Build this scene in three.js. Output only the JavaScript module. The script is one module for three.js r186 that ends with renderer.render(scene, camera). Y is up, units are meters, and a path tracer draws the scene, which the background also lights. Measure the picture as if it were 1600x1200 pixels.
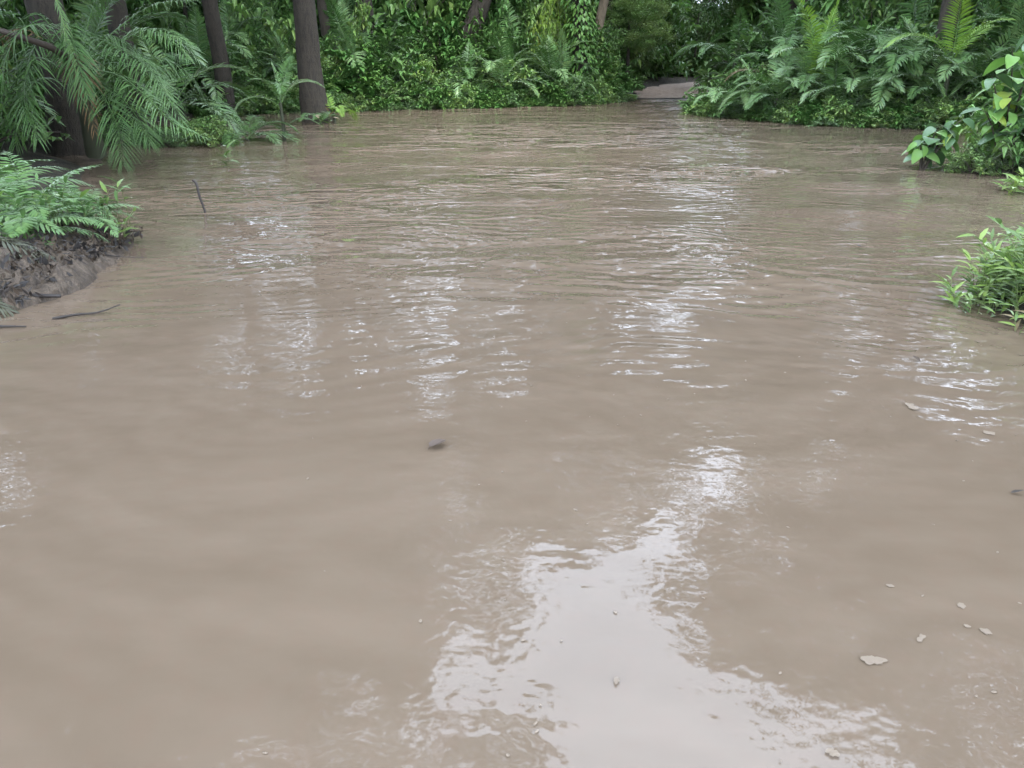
import * as THREE from 'three';
import { ImprovedNoise } from 'three/addons/math/ImprovedNoise.js';

// ------------------------------------------------------------------ camera, sky, sun, exposure
const scene = new THREE.Scene();
const camera = new THREE.PerspectiveCamera(52.8, 1024 / 768, 0.1, 900);
camera.position.set(0, 1.6, 0);
camera.rotation.set(THREE.MathUtils.degToRad(-22.9), 0, 0);
scene.add(camera);

const renderer = new THREE.WebGLRenderer({ antialias: true });
renderer.toneMapping = THREE.LinearToneMapping;
renderer.toneMappingExposure = 8.8;
renderer.shadowMap.enabled = true;

const noise = new ImprovedNoise();
const N3 = (x, y, z) => noise.noise(x + 31.7, y + 17.3, z + 5.1);
{ // an even overcast sky, brighter towards the zenith, with soft cloud structure
  const W = 512, Hh = 256, d = new Float32Array(W * Hh * 4);
  for (let j = 0; j < Hh; j++) for (let i = 0; i < W; i++) {
    const el = ((j + 0.5) / Hh - 0.5) * Math.PI, az = (i + 0.5) / W * 2 * Math.PI;
    const s = Math.max(0, Math.sin(el)), c = Math.cos(el);
    const p = [Math.cos(az) * c * 2.2, s * 3.4, Math.sin(az) * c * 2.2];
    const cl = 1 + 0.10 * N3(p[0], p[1], p[2]) + 0.05 * N3(p[0] * 2.3, p[1] * 2.3, p[2] * 2.3);
    const L = 1.12 * (1 + 0.9 * s) / 1.9 * cl, k = (j * W + i) * 4;
    d[k] = L * 0.88; d[k + 1] = L * 1.0; d[k + 2] = L * 1.21; d[k + 3] = 1;
  }
  const t = new THREE.DataTexture(d, W, Hh, THREE.RGBAFormat, THREE.FloatType);
  t.mapping = THREE.EquirectangularReflectionMapping; t.magFilter = THREE.LinearFilter; t.needsUpdate = true;
  scene.background = t; scene.environment = t;
}
const sun = new THREE.DirectionalLight(new THREE.Color(1, 0.97, 0.92), 0.5);
sun.position.set(12, 60, 26); sun.target.position.set(0, 0, -16);
sun.castShadow = true; sun.shadow.radius = 40; sun.shadow.mapSize.set(2048, 2048);
Object.assign(sun.shadow.camera, { left: -50, right: 50, top: 50, bottom: -50, near: 1, far: 160 });
sun.name = 'sun'; scene.add(sun, sun.target);

// ------------------------------------------------------------------ helpers
function rngOf(seed) { let a = seed >>> 0; return () => { a = (a + 0x6D2B79F5) | 0; let t = Math.imul(a ^ (a >>> 15), 1 | a); t = (t + Math.imul(t ^ (t >>> 7), 61 | t)) ^ t; return ((t ^ (t >>> 14)) >>> 0) / 4294967296; }; }
const V = (x, y, z) => new THREE.Vector3(x, y, z);
const lerp = (a, b, t) => a + (b - a) * t, clamp = (x, a = 0, b = 1) => Math.min(b, Math.max(a, x));
const smooth = (a, b, x) => { const t = clamp((x - a) / (b - a)); return t * t * (3 - 2 * t); };
const rad = Math.PI / 180;

class Buf { // collects leaves and tubes into one geometry
  constructor() { this.p = []; this.c = []; this.u = []; this.i = []; }
  v(x, y, z, t, u = 0, w = 0) { this.p.push(x, y, z); this.c.push(t[0], t[1], t[2]); this.u.push(u, w); return this.p.length / 3 - 1; }
  tri(a, b, c) { this.i.push(a, b, c); }
  // a leaf blade: a folded, bending strip with its own outline; widths at the given stations
  blade(o, dir, wide, len, width, droop, fold, tint, stations = [[0.3, 1], [0.7, 0.72]]) {
    const nx = dir.y * wide.z - dir.z * wide.y, ny = dir.z * wide.x - dir.x * wide.z, nz = dir.x * wide.y - dir.y * wide.x;
    const at = u => [o.x + dir.x * len * u, o.y + dir.y * len * u - droop * len * u * u, o.z + dir.z * len * u];
    let prev = this.v(o.x, o.y, o.z, tint), first = true, L, M, R;
    for (const [u, s] of stations) {
      const q = at(u), h = width * s * 0.5, f = fold * h, sg = ny < 0 ? -1 : 1;
      const l = this.v(q[0] - wide.x * h + nx * f * sg, q[1] - wide.y * h + ny * f * sg, q[2] - wide.z * h + nz * f * sg, tint);
      const m = this.v(q[0], q[1], q[2], tint);
      const r = this.v(q[0] + wide.x * h + nx * f * sg, q[1] + wide.y * h + ny * f * sg, q[2] + wide.z * h + nz * f * sg, tint);
      if (first) { this.tri(prev, m, l); this.tri(prev, r, m); first = false; }
      else { this.tri(L, M, l); this.tri(M, m, l); this.tri(M, R, m); this.tri(R, r, m); }
      L = l; M = m; R = r;
    }
    const e = at(1), t = this.v(e[0], e[1], e[2], tint);
    this.tri(L, M, t); this.tri(M, R, t);
  }
  // a small leaf seen from far: two folded faces
  chip(o, dir, wide, len, width, droop, tint) {
    const a = this.v(o.x, o.y, o.z, tint), h = width / 2, mx = o.x + dir.x * len * 0.45, my = o.y + dir.y * len * 0.45 + h * 0.35, mz = o.z + dir.z * len * 0.45;
    const l = this.v(mx - wide.x * h, my - wide.y * h, mz - wide.z * h, tint), r = this.v(mx + wide.x * h, my + wide.y * h, mz + wide.z * h, tint);
    const t = this.v(o.x + dir.x * len, o.y + dir.y * len - droop * len, o.z + dir.z * len, tint);
    this.tri(a, r, t); this.tri(a, t, l);
  }
  tube(pts, radii, sides, tint = [1, 1, 1], rough = 0, seed = 0) {
    let up = V(0.13, 0.02, 1), ring0 = -1, len = 0;
    for (let k = 0; k < pts.length; k++) {
      const t = (k + 1 < pts.length ? pts[k + 1] : pts[k]).clone().sub(k ? pts[k - 1] : pts[k]).normalize();
      if (k) len += pts[k].distanceTo(pts[k - 1]);
      const s = V().crossVectors(t, up).normalize(); up = V().crossVectors(s, t).normalize();
      const r0 = radii[k], ring = this.p.length / 3;
      for (let j = 0; j <= sides; j++) {
        const a = (j % sides) / sides * Math.PI * 2, ca = Math.cos(a), sa = Math.sin(a);
        const r = r0 * (1 + rough * N3(ca * 1.6 + seed, sa * 1.6, len * 1.1) + rough * 0.5 * N3(ca * 4 + seed, sa * 4, len * 3.1));
        this.v(pts[k].x + (s.x * ca + up.x * sa) * r, pts[k].y + (s.y * ca + up.y * sa) * r, pts[k].z + (s.z * ca + up.z * sa) * r, tint, j / sides * Math.max(1, Math.round(r0 * 6.28 / 1.1)), len / 1.1);
      }
      if (ring0 >= 0) for (let j = 0; j < sides; j++) { const a = ring0 + j, b = ring + j; this.tri(a, a + 1, b); this.tri(a + 1, b + 1, b); }
      ring0 = ring;
    }
    const e = pts[pts.length - 1], c = this.v(e.x, e.y, e.z, tint);
    for (let j = 0; j < sides; j++) this.tri(ring0 + j, ring0 + j + 1, c);
  }
  geo() {
    const g = new THREE.BufferGeometry();
    g.setAttribute('position', new THREE.Float32BufferAttribute(this.p, 3));
    g.setAttribute('color', new THREE.Float32BufferAttribute(this.c, 3));
    g.setAttribute('uv', new THREE.Float32BufferAttribute(this.u, 2));
    g.setIndex(this.i); g.computeVertexNormals(); return g;
  }
}
const taken = {};
function numbered(n) { const k = taken[n] = (taken[n] ?? -1) + 1; return k ? `${n}_${String(k).padStart(3, '0')}` : n; }
function shade(o) { o.castShadow = o.receiveShadow = true; return o; }
function thing(name, label, category, [x, y, z] = [0, 0, 0], turn = 0, group) {
  const o = new THREE.Group(); o.name = numbered(name); o.position.set(x, y, z); o.rotation.y = turn;
  o.userData = { label, category }; if (group) o.userData.group = group; scene.add(o); return o;
}
function part(name, geometry, material, parent) { const m = shade(new THREE.Mesh(geometry, material)); m.name = name; parent.add(m); return m; }
function solo(name, geometry, material, label, category, group) {
  const m = shade(new THREE.Mesh(geometry, material)); m.name = numbered(name); m.userData = { label, category }; if (group) m.userData.group = group; scene.add(m); return m;
}
function structure(name, geometry, material) { const m = shade(new THREE.Mesh(geometry, material)); m.name = name; m.userData = { kind: 'structure' }; scene.add(m); return m; }
const pts = a => a.map(p => V(...p));
const tint = (r, s = 0.3) => { const k = 1 - s / 2 + s * r(), y = (r() - 0.5) * s * 0.7; return [k * (1 + y), k, k * (1 - y)]; };

// ------------------------------------------------------------------ materials
const leafMat = (r, g, b, coat = 0.4, cr = 0.38, through = 0.3) => new THREE.MeshPhysicalMaterial({ color: new THREE.Color().setRGB(r, g, b), vertexColors: true, roughness: 0.9, transmission: through, thickness: 0, clearcoat: coat, clearcoatRoughness: cr, side: THREE.DoubleSide });
const M = {
  palm: leafMat(0.062, 0.155, 0.022, 0.55, 0.24),
  palmDeep: leafMat(0.048, 0.128, 0.016, 0.4, 0.25),
  palmPale: leafMat(0.145, 0.265, 0.075, 1, 0.22),
  palmLime: leafMat(0.190, 0.360, 0.022, 0.5, 0.36, 0.42),
  palmDry: leafMat(0.13, 0.075, 0.022, 0.15, 0.5),
  palmMud: leafMat(0.07, 0.075, 0.035, 0.35, 0.4),
  shrub: leafMat(0.090, 0.195, 0.030, 0.5, 0.3),
  shrubDeep: leafMat(0.062, 0.148, 0.022, 0.4, 0.32, 0),
  shrubPale: leafMat(0.165, 0.290, 0.052, 0.6, 0.3),
  shrubLime: leafMat(0.190, 0.320, 0.028, 0.4, 0.4, 0.42),
  crown: leafMat(0.055, 0.115, 0.020, 0.25, 0.38, 0),
  fern: leafMat(0.075, 0.175, 0.028, 0.45, 0.32),
  grass: leafMat(0.165, 0.290, 0.036, 0.6, 0.36, 0.4),
  bigLeaf: leafMat(0.145, 0.320, 0.042, 0.7, 0.3, 0.4),
  bigLeafDeep: leafMat(0.055, 0.150, 0.036, 0.9, 0.28),
  stem: new THREE.MeshStandardMaterial({ color: new THREE.Color().setRGB(0.05, 0.055, 0.03), roughness: 0.8 }),
  twig: new THREE.MeshStandardMaterial({ color: new THREE.Color().setRGB(0.055, 0.042, 0.032), roughness: 0.75 }),
};
function tileNoise(size, octaves, seed, ridged = false) { // periodic noise, values about 0..1
  const d = new Float32Array(size * size), r = rngOf(seed);
  for (const [cells, amp, cellsY = cells] of octaves) {
    const n = cells * cellsY, gx = new Float32Array(n), gy = new Float32Array(n);
    for (let k = 0; k < n; k++) { const a = r() * 6.2832; gx[k] = Math.cos(a); gy[k] = Math.sin(a); }
    for (let j = 0; j < size; j++) {
      const y = j / size * cellsY, y0 = Math.floor(y), fy = y - y0, y1 = (y0 + 1) % cellsY, sy = fy * fy * fy * (fy * (fy * 6 - 15) + 10);
      for (let i = 0; i < size; i++) {
        const x = i / size * cells, x0 = Math.floor(x), fx = x - x0, x1 = (x0 + 1) % cells, sx = fx * fx * fx * (fx * (fx * 6 - 15) + 10);
        const a = y0 * cells + x0, b = y0 * cells + x1, c = y1 * cells + x0, e = y1 * cells + x1;
        const v = lerp(lerp(gx[a] * fx + gy[a] * fy, gx[b] * (fx - 1) + gy[b] * fy, sx), lerp(gx[c] * fx + gy[c] * (fy - 1), gx[e] * (fx - 1) + gy[e] * (fy - 1), sx), sy);
        d[j * size + i] += amp * (ridged ? 0.5 - Math.abs(v) * 1.6 : v);
      }
    }
  }
  return d;
}
function greyTexture(d, size, lo, hi, mid = 0.5, gain = 0.7) {
  const o = new Uint8Array(size * size * 4);
  for (let k = 0; k < size * size; k++) { const v = clamp(mid + gain * d[k]); for (let c = 0; c < 3; c++) o[k * 4 + c] = Math.round(lerp(lo[c], hi[c], v)); o[k * 4 + 3] = 255; }
  const t = new THREE.DataTexture(o, size, size); t.magFilter = THREE.LinearFilter; t.wrapS = t.wrapT = THREE.RepeatWrapping; t.needsUpdate = true; return t;
}
const barkField = tileNoise(512, [[5, 0.5, 3], [14, 0.55, 4], [34, 0.5, 9], [80, 0.45, 30], [200, 0.4, 120]], 5, true);
const barkBump = greyTexture(barkField, 512, [0, 0, 0], [255, 255, 255], 0.45, 0.6);
const barkOf = (lo, hi) => { const t = greyTexture(barkField, 512, lo, hi, 0.45, 0.8); t.colorSpace = THREE.SRGBColorSpace; return new THREE.MeshStandardMaterial({ map: t, bumpMap: barkBump, bumpScale: 0.022, roughness: 0.95 }); };
M.bark = barkOf([24, 22, 18], [60, 54, 45]);
M.barkPale = barkOf([60, 53, 44], [116, 105, 88]);
const soilField = tileNoise(1024, [[6, 0.6], [17, 0.5], [45, 0.4], [120, 0.35], [256, 0.3]], 11);
const soilBump = greyTexture(soilField, 1024, [0, 0, 0], [255, 255, 255]);
const soilOf = (lo, hi, bump) => { const t = greyTexture(soilField, 1024, lo, hi, 0.5, 0.9); t.colorSpace = THREE.SRGBColorSpace; return new THREE.MeshStandardMaterial({ map: t, bumpMap: soilBump, bumpScale: bump, roughness: 0.92 }); };
M.floor = soilOf([30, 27, 20], [70, 62, 44], 0.05);
M.mud = soilOf([46, 37, 28], [110, 96, 80], 0.02); M.mud.roughness = 0.62;
M.sand = soilOf([128, 112, 100], [176, 159, 144], 0.03);

// ------------------------------------------------------------------ the river: outline, ground, water
const river = [[-7, 9], [-4.6, 3], [-4.2, -3], [-3.85, -4.5], [-3.5, -5.0], [-3.3, -5.3], [-3.25, -5.9], [-3.42, -6.6], [-3.6, -7.2], [-4.3, -7.9], [-5, -9], [-6, -11], [-6.9, -12.8], [-8.2, -14.0], [-9, -16.5], [-9.5, -20], [-9.4, -23.5], [-7.6, -25.6], [-5.7, -26.3], [-2.2, -27.9], [2.3, -29.8], [4.4, -32.6], [5.0, -34.2], [8.9, -34.2], [8.2, -30], [6.2, -25.6], [5.9, -24.4], [7.6, -20.9], [9.6, -19.9], [11.8, -18.5], [10.8, -15], [8.6, -13.1], [7, -12.4], [7.4, -11.6], [9.4, -10.5], [8.8, -8.5], [6, -6.8], [4.0, -6.1], [3.45, -5.7], [3.25, -5.1], [3.4, -4.4], [4.6, -3.8], [5, 3], [7, 9]];
function bankDistance(x, z) { // metres from the shoreline: positive on land
  let best = 1e9, inside = false;
  for (let i = 0, j = river.length - 1; i < river.length; j = i++) {
    const [ax, az] = river[j], [bx, bz] = river[i], ex = bx - ax, ez = bz - az;
    const t = clamp(((x - ax) * ex + (z - az) * ez) / (ex * ex + ez * ez)), dx = x - ax - ex * t, dz = z - az - ez * t;
    best = Math.min(best, dx * dx + dz * dz);
    if ((bz > z) !== (az > z) && x < ex * (z - bz) / (bz - az) * 1 + bx) inside = !inside;
  }
  return (inside ? -1 : 1) * Math.sqrt(best);
}
const trackX = z => { const d = -40 - z; return d < 0 ? 8.3 + 0.186 * d : 8.3 + 0.2 * d + 0.016 * d * d; };
function groundHeight(x, z) {
  const s = bankDistance(x, z);
  if (s < 0) return Math.max(-0.7, s * 0.55) - 0.02;
  let h = 0.28 * (1 - Math.exp(-s / 0.45)) + 0.006 * Math.min(s, 40) + 0.10 * N3(x * 0.5, 0, z * 0.5) * smooth(0, 2, s) + 0.03 * N3(x * 2.1, 3, z * 2.1) * smooth(0, 1, s);
  h -= 0.3 * smooth(-7.0, -6.6, x) * (1 - smooth(-2.9, -2.7, x)) * smooth(-8.6, -8.2, z) * (1 - smooth(-4.0, -3.6, z));
  if (z < -33) { const k = 1 - smooth(2.0, 4.2, Math.abs(x - trackX(z))); h = lerp(h, 0.02 + 0.005 * (-33.5 - z) + 0.02 * N3(x * 1.4, 1, z * 0.6), k); }
  return h;
}
function axis(a, b, steps) { const o = [a]; let x = a; while (x < b - 1e-6) { x = Math.min(b, x + steps(x)); o.push(x); } return o; }
function sheet(xs, zs, height, uvScale) {
  const nx = xs.length, nz = zs.length, p = new Float32Array(nx * nz * 3), u = new Float32Array(nx * nz * 2), idx = [];
  for (let j = 0; j < nz; j++) for (let i = 0; i < nx; i++) { const k = j * nx + i; p[k * 3] = xs[i]; p[k * 3 + 1] = height(xs[i], zs[j]); p[k * 3 + 2] = zs[j]; u[k * 2] = xs[i] * uvScale; u[k * 2 + 1] = -zs[j] * uvScale; }
  for (let j = 0; j < nz - 1; j++) for (let i = 0; i < nx - 1; i++) { const a = j * nx + i, b = a + 1, c = a + nx, d = c + 1; idx.push(a, c, b, b, c, d); }
  const g = new THREE.BufferGeometry();
  g.setAttribute('position', new THREE.BufferAttribute(p, 3)); g.setAttribute('uv', new THREE.BufferAttribute(u, 2)); g.setIndex(idx); g.computeVertexNormals(); return g;
}
{
  const xs = axis(-400, 400, x => Math.abs(x) < 13 ? 0.22 : Math.abs(x) < 45 ? 1.2 : 40), zs = axis(-420, 60, z => z > -37 && z < 4 ? 0.22 : z > -95 && z < 15 ? 1.2 : 25);
  structure('ground', sheet(xs, zs, groundHeight, 1 / 1.7), M.floor);
  const tz = axis(-66, -33.2, () => 0.4), tx = axis(-2.3, 2.3, () => 0.23), g = sheet(tx, tz, () => 0, 1), p = g.attributes.position, u = g.attributes.uv;
  for (let k = 0; k < p.count; k++) { const z = p.getZ(k), x = p.getX(k) * (1 + 0.12 * N3(0, 8, z * 0.8)) + trackX(z); p.setX(k, x); p.setY(k, 0.02 + 0.005 * (-33.5 - z) + 0.025 - 0.16 * smooth(-35.2, -33.4, z) + 0.05 * N3(x * 1.4, 4, z * 0.9) + 0.02 * N3(x * 3, 4, z * 2)); u.setXY(k, x / 2.1, -z / 2.1); }
  g.computeVertexNormals(); structure('sand_track', g, M.sand);
}
{ // the near mud bank: finer clods and lumps
  const bank = (x, z) => {
    const s = bankDistance(x, z) + 0.09 * N3(x * 2.4, 7, z * 2.4) + 0.05 * N3(x * 6, 2, z * 6);
    if (s < 0) return -0.03 + s * 0.4;
    return 0.25 * (1 - Math.exp(-s / 0.3)) + 0.04 * s + smooth(-0.08, 0.16, s) * (0.05 * N3(x * 2.7, 1, z * 2.7) + 0.08 * Math.abs(N3(x * 6, 3, z * 6)) + 0.05 * N3(x * 13, 5, z * 13) + 0.028 * N3(x * 27, 5, z * 27)) + 0.015;
  };
  structure('mud_bank', sheet(axis(-7, -2.9, () => 0.022), axis(-8.6, -3.6, () => 0.022), bank, 1 / 0.9), M.mud);
}
const SX = 17, Z0 = -36.5, Z1 = 1.5;
{
  // chop: how rough the current runs, by place; calm towards the camera and in slicks
  const roughness = (x, z) => {
    const d = -z, mid = smooth(2.6, 8.5, d + 0.35 * x) * (1 + 0.5 * smooth(17, 25, d));
    const slick = smooth(18, 26, d) * 0.6 + smooth(-0.14, 0.24, N3(x * 0.13, 2.2, z * 0.30) + 0.45 * N3(x * 0.4, 9.1, z * 0.75) + 0.08);
    const rapid = Math.exp(-(((x - 1.8) / 8) ** 2) - ((z + 14) / 5.2) ** 2);
    return 0.035 + mid * (0.13 + 0.87 * slick) * (1 + 2.0 * rapid);
  };
  const S = 2048, h = new Float32Array(S * S), dx = 2 * SX / S, dz = (Z1 - Z0) / S;
  for (let j = 0; j < S; j++) for (let i = 0; i < S; i++) {
    const x = -SX + (i + 0.5) * dx, z = Z1 - (j + 0.5) * dz;
    const wx = x + 0.25 * N3(x * 0.9, 0.3, z * 0.9), wz = z + 0.22 * N3(x * 0.9, 5.3, z * 0.9) + 0.06 * x;
    let v = 0.016 * N3(wx * 0.9, 1, wz * 1.7) + 0.010 * (0.5 - Math.abs(N3(wx * 1.9, 2, wz * 3.6))) + 0.0052 * N3(wx * 4.4, 3, wz * 7) + 0.0026 * N3(wx * 9, 4, wz * 13) + 0.0012 * N3(wx * 17, 6, wz * 24);
    h[j * S + i] = (1.5 + 1.1 * smooth(6, 10, -z)) * v * roughness(x, z);
  }
  // trains of short standing waves where the current bends
  const r = rngOf(77);
  for (let k = 0; k < 420; k++) {
    const cz = -3.2 - 19 * Math.pow(r(), 0.8), cx = (r() * 2 - 1) * (1.5 + 0.62 * -cz), a = (r() - 0.5) * 0.9 + (cx > 1 ? 0.25 : -0.15), lam = 0.09 + 0.16 * r(), ru = 0.35 + 0.7 * r(), rv = 0.15 + 0.28 * r(), amp = 0.0028 * (0.3 + r()) * lam / 0.15 * smooth(2.6, 6.5, -cz), ca = Math.cos(a), sa = Math.sin(a), R = Math.max(ru, rv) * 2, ph = r() * 6.28, bend = (r() - 0.5) * 0.8;
    const i0 = Math.max(0, Math.floor((cx - R + SX) / dx)), i1 = Math.min(S - 1, Math.ceil((cx + R + SX) / dx)), j0 = Math.max(0, Math.floor((Z1 - cz - R) / dz)), j1 = Math.min(S - 1, Math.ceil((Z1 - cz + R) / dz));
    for (let j = j0; j <= j1; j++) for (let i = i0; i <= i1; i++) {
      const x = -SX + (i + 0.5) * dx - cx, z = Z1 - (j + 0.5) * dz - cz, u = x * ca + z * sa, w = -x * sa + z * ca + bend * u * u, e = Math.exp(-(u * u) / (ru * ru) - (w * w) / (rv * rv));
      if (e > 0.01) h[j * S + i] += amp * e * Math.sin(w * 6.2832 / lam + ph);
    }
  }
  const n = new Float32Array(S * S * 4);
  for (let j = 0; j < S; j++) for (let i = 0; i < S; i++) {
    const gx = (h[j * S + Math.min(S - 1, i + 1)] - h[j * S + Math.max(0, i - 1)]) / (2 * dx), gy = (h[Math.min(S - 1, j + 1) * S + i] - h[Math.max(0, j - 1) * S + i]) / (2 * dz), il = 1 / Math.hypot(gx, gy, 1), k = (j * S + i) * 4;
    n[k] = -gx * il * 0.5 + 0.5; n[k + 1] = -gy * il * 0.5 + 0.5; n[k + 2] = il * 0.5 + 0.5; n[k + 3] = 1;
  }
  const chop = new THREE.DataTexture(n, S, S, THREE.RGBAFormat, THREE.FloatType); chop.magFilter = THREE.LinearFilter; chop.channel = 1; chop.needsUpdate = true;
  const rip = tileNoise(1024, [[8, 1.0, 12], [19, 0.55, 27], [44, 0.30, 58], [90, 0.13, 105]], 23);
  const ripples = greyTexture(rip, 1024, [0, 0, 0], [255, 255, 255], 0.5, 0.55);
  { // 16 steps finer than bytes: keep the ripples smooth
    const o = new Float32Array(1024 * 1024 * 4); for (let k = 0; k < 1024 * 1024; k++) { o[k * 4] = o[k * 4 + 1] = o[k * 4 + 2] = 0.5 + 0.55 * rip[k]; o[k * 4 + 3] = 1; }
    ripples.dispose(); var rippleTex = new THREE.DataTexture(o, 1024, 1024, THREE.RGBAFormat, THREE.FloatType); rippleTex.magFilter = THREE.LinearFilter; rippleTex.wrapS = rippleTex.wrapT = THREE.RepeatWrapping; rippleTex.repeat.set(1 / 2.3, 1 / 2.3); rippleTex.needsUpdate = true;
  }
  const C = 1024, sd = new Uint8Array(C * C * 4); // silt carried in drawn-out plumes and swirls
  for (let j = 0; j < C; j++) for (let i = 0; i < C; i++) {
    const x = -SX + (i + 0.5) / C * 2 * SX, z = Z1 - (j + 0.5) / C * (Z1 - Z0), wx = x + 0.9 * N3(x * 0.35, 3, z * 0.35) + 0.35 * N3(x * 1.1, 8, z * 1.1), wz = z + 0.8 * N3(x * 0.35, 6, z * 0.35) + 0.3 * N3(x * 1.1, 1, z * 1.1);
    const v = clamp(0.5 + 0.3 * N3(wx * 0.3, 1, wz * 0.5) + 0.4 * N3(wx * 0.9, 2, wz * 2.4) + 0.5 * N3(wx * 2.6, 3, wz * 7) + 0.4 * N3(wx * 7, 4, wz * 15)), k = (j * C + i) * 4;
    sd[k] = lerp(100, 109, v); sd[k + 1] = lerp(87, 95.5, v); sd[k + 2] = lerp(73, 81.5, v); sd[k + 3] = 255;
  }
  const siltTex = new THREE.DataTexture(sd, C, C); siltTex.magFilter = THREE.LinearFilter; siltTex.channel = 1; siltTex.colorSpace = THREE.SRGBColorSpace; siltTex.needsUpdate = true;
  M.water = new THREE.MeshPhysicalMaterial({ map: siltTex, roughness: 0.012, ior: 1.333, normalMap: chop, normalScale: new THREE.Vector2(1, 1), bumpMap: rippleTex, bumpScale: 0.0023 });
  const xs = axis(-24, 24, x => Math.abs(x) < 2.2 ? 0.05 : Math.min(0.5, 0.05 + (Math.abs(x) - 2.2) * 0.03)), zs = axis(-38, 9, z => z > -4 && z < 0 ? 0.05 : Math.min(0.3, 0.05 + 0.012 * Math.abs(z + 2)));
  const swell = (x, z) => { const k = smooth(2.5, 9, -z) * (1 - 0.6 * smooth(18, 26, -z)); return 0.004 * N3(x * 0.8, 0, z * 1.1) + k * (1 + 0.9 * Math.exp(-(((x - 2.5) / 6.5) ** 2) - ((z + 13) / 4.2) ** 2)) * (0.028 * N3(x * 0.45, 4, z * 0.8) + 0.014 * N3(x * 1.1, 6, z * 1.9)); };
  const g = sheet(xs, zs, swell, 1), p = g.attributes.position, u1 = new Float32Array(p.count * 2);
  for (let k = 0; k < p.count; k++) { u1[k * 2] = (p.getX(k) + SX) / (2 * SX); u1[k * 2 + 1] = (Z1 - p.getZ(k)) / (Z1 - Z0); }
  g.setAttribute('uv1', new THREE.BufferAttribute(u1, 2));
  structure('river_water', g, M.water);
}
const gh = (x, z) => Math.max(-0.12, groundHeight(x, z) - 0.02);

// ------------------------------------------------------------------ plants: shapes shared between copies
function frondGeometry(path, o) {
  const { n = 34, len = 0.4, width = 0.035, droop = 0.35, lift = 0.25, start = 0.16, fold = 0.35, spread = 0.3, rachis = 0.011, seed = 1, tipLen = 0.35, rowTint = 0.3 } = o;
  const b = new Buf(), r = rngOf(seed), c = new THREE.CatmullRomCurve3(path), K = 14, line = [], rr = [];
  for (let k = 0; k <= K; k++) { line.push(c.getPoint(k / K)); rr.push(rachis * (1 - 0.8 * k / K)); }
  b.tube(line, rr, 4, [0.95, 1.0, 0.7]);
  const up = V(0, 1, 0), T = V(), S = V(), Nn = V(), dir = V(), wide = V(); let lastS = null;
  for (let i = 0; i < n; i++) {
    const t0 = i / (n - 1), t = start + (1 - start) * t0, P = c.getPoint(t); c.getTangent(t, T);
    S.crossVectors(T, up); if (S.length() < 0.25 && lastS) S.copy(lastS); S.normalize(); lastS = S.clone(); Nn.crossVectors(S, T);
    const shape = t0 < 0.35 ? lerp(0.62, 1, t0 / 0.35) : lerp(1, tipLen, Math.pow((t0 - 0.35) / 0.65, 1.6));
    for (const s of [-1, 1]) {
      if (r() < 0.03) continue;
      const a = lerp(22, 62, t0 * t0 * 0.75 + t0 * 0.25) * rad + (r() - 0.5) * spread, l = len * shape * (0.9 + 0.2 * r()), lf = lift + (r() - 0.5) * spread;
      dir.copy(S).multiplyScalar(s * Math.cos(a)).addScaledVector(T, Math.sin(a)).addScaledVector(Nn, lf).normalize();
      wide.copy(T).addScaledVector(dir, -T.dot(dir)).normalize();
      b.blade(P, dir, wide, l, width * (0.85 + 0.3 * r()) * (0.55 + 0.45 * shape), droop * (0.7 + 0.6 * r()), fold, tint(r, rowTint));
    }
  }
  return b.geo();
}
// fronds by how they stand: [first angle above level, bend], for a frond of length 1.7 m
const frondShapes = [[78, 40], [70, 75], [62, 95], [50, 95], [38, 85], [22, 75], [85, 20]].map(([e, bend], k) => [0, 1].map(v => {
  const p = [V(0, 0, 0)]; let a = e * rad, x = 0, y = 0; const L = 1.7, K = 9;
  for (let i = 1; i <= K; i++) { const q = i / K; a = (e - bend * Math.pow(q, 1.4)) * rad; x += Math.cos(a) * L / K; y += Math.sin(a) * L / K; p.push(V(x, y, Math.sin(q * 2 + v * 3 + k) * 0.06 * q)); }
  return frondGeometry(p, { n: 28, len: 0.42, width: 0.044, spread: 0.16, droop: 0.18 + 0.16 * v, seed: 100 + k * 7 + v, lift: 0.22 + 0.12 * v });
}));
function palm(x, z, size, count, mats, label, group, seed, opt = {}) {
  const r = rngOf(seed), y = opt.y ?? gh(x, z), o = thing(opt.name ?? 'palm', label, 'palm', [x, y, z], r() * 6.28, group), stemH = opt.stem ?? 0.15;
  const b = new Buf(); b.tube([V(0, -0.15, 0), V(0.02, stemH * 0.5, 0.02), V(0.03, stemH, 0)], [0.05 * size + 0.015, 0.045 * size + 0.01, 0.035 * size + 0.01], 7, [1, 1, 1], 0.2, seed);
  part('stem', b.geo(), M.stem, o);
  for (let k = 0; k < count; k++) {
    const f = frondShapes[opt.kinds ? opt.kinds[k % opt.kinds.length] : Math.min(6, Math.floor(r() * 7))][r() < 0.5 ? 0 : 1];
    const m = part('frond', f, mats[Math.floor(r() * mats.length)], o);
    m.position.set(0.03, stemH * (0.85 + 0.15 * r()), 0); m.rotation.set((r() - 0.5) * 0.3, k * 2.4 + r() * 0.7, (r() - 0.5) * 0.25, 'YXZ'); m.scale.setScalar(size * (0.75 + 0.45 * r()));
  }
  return o;
}
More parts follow.
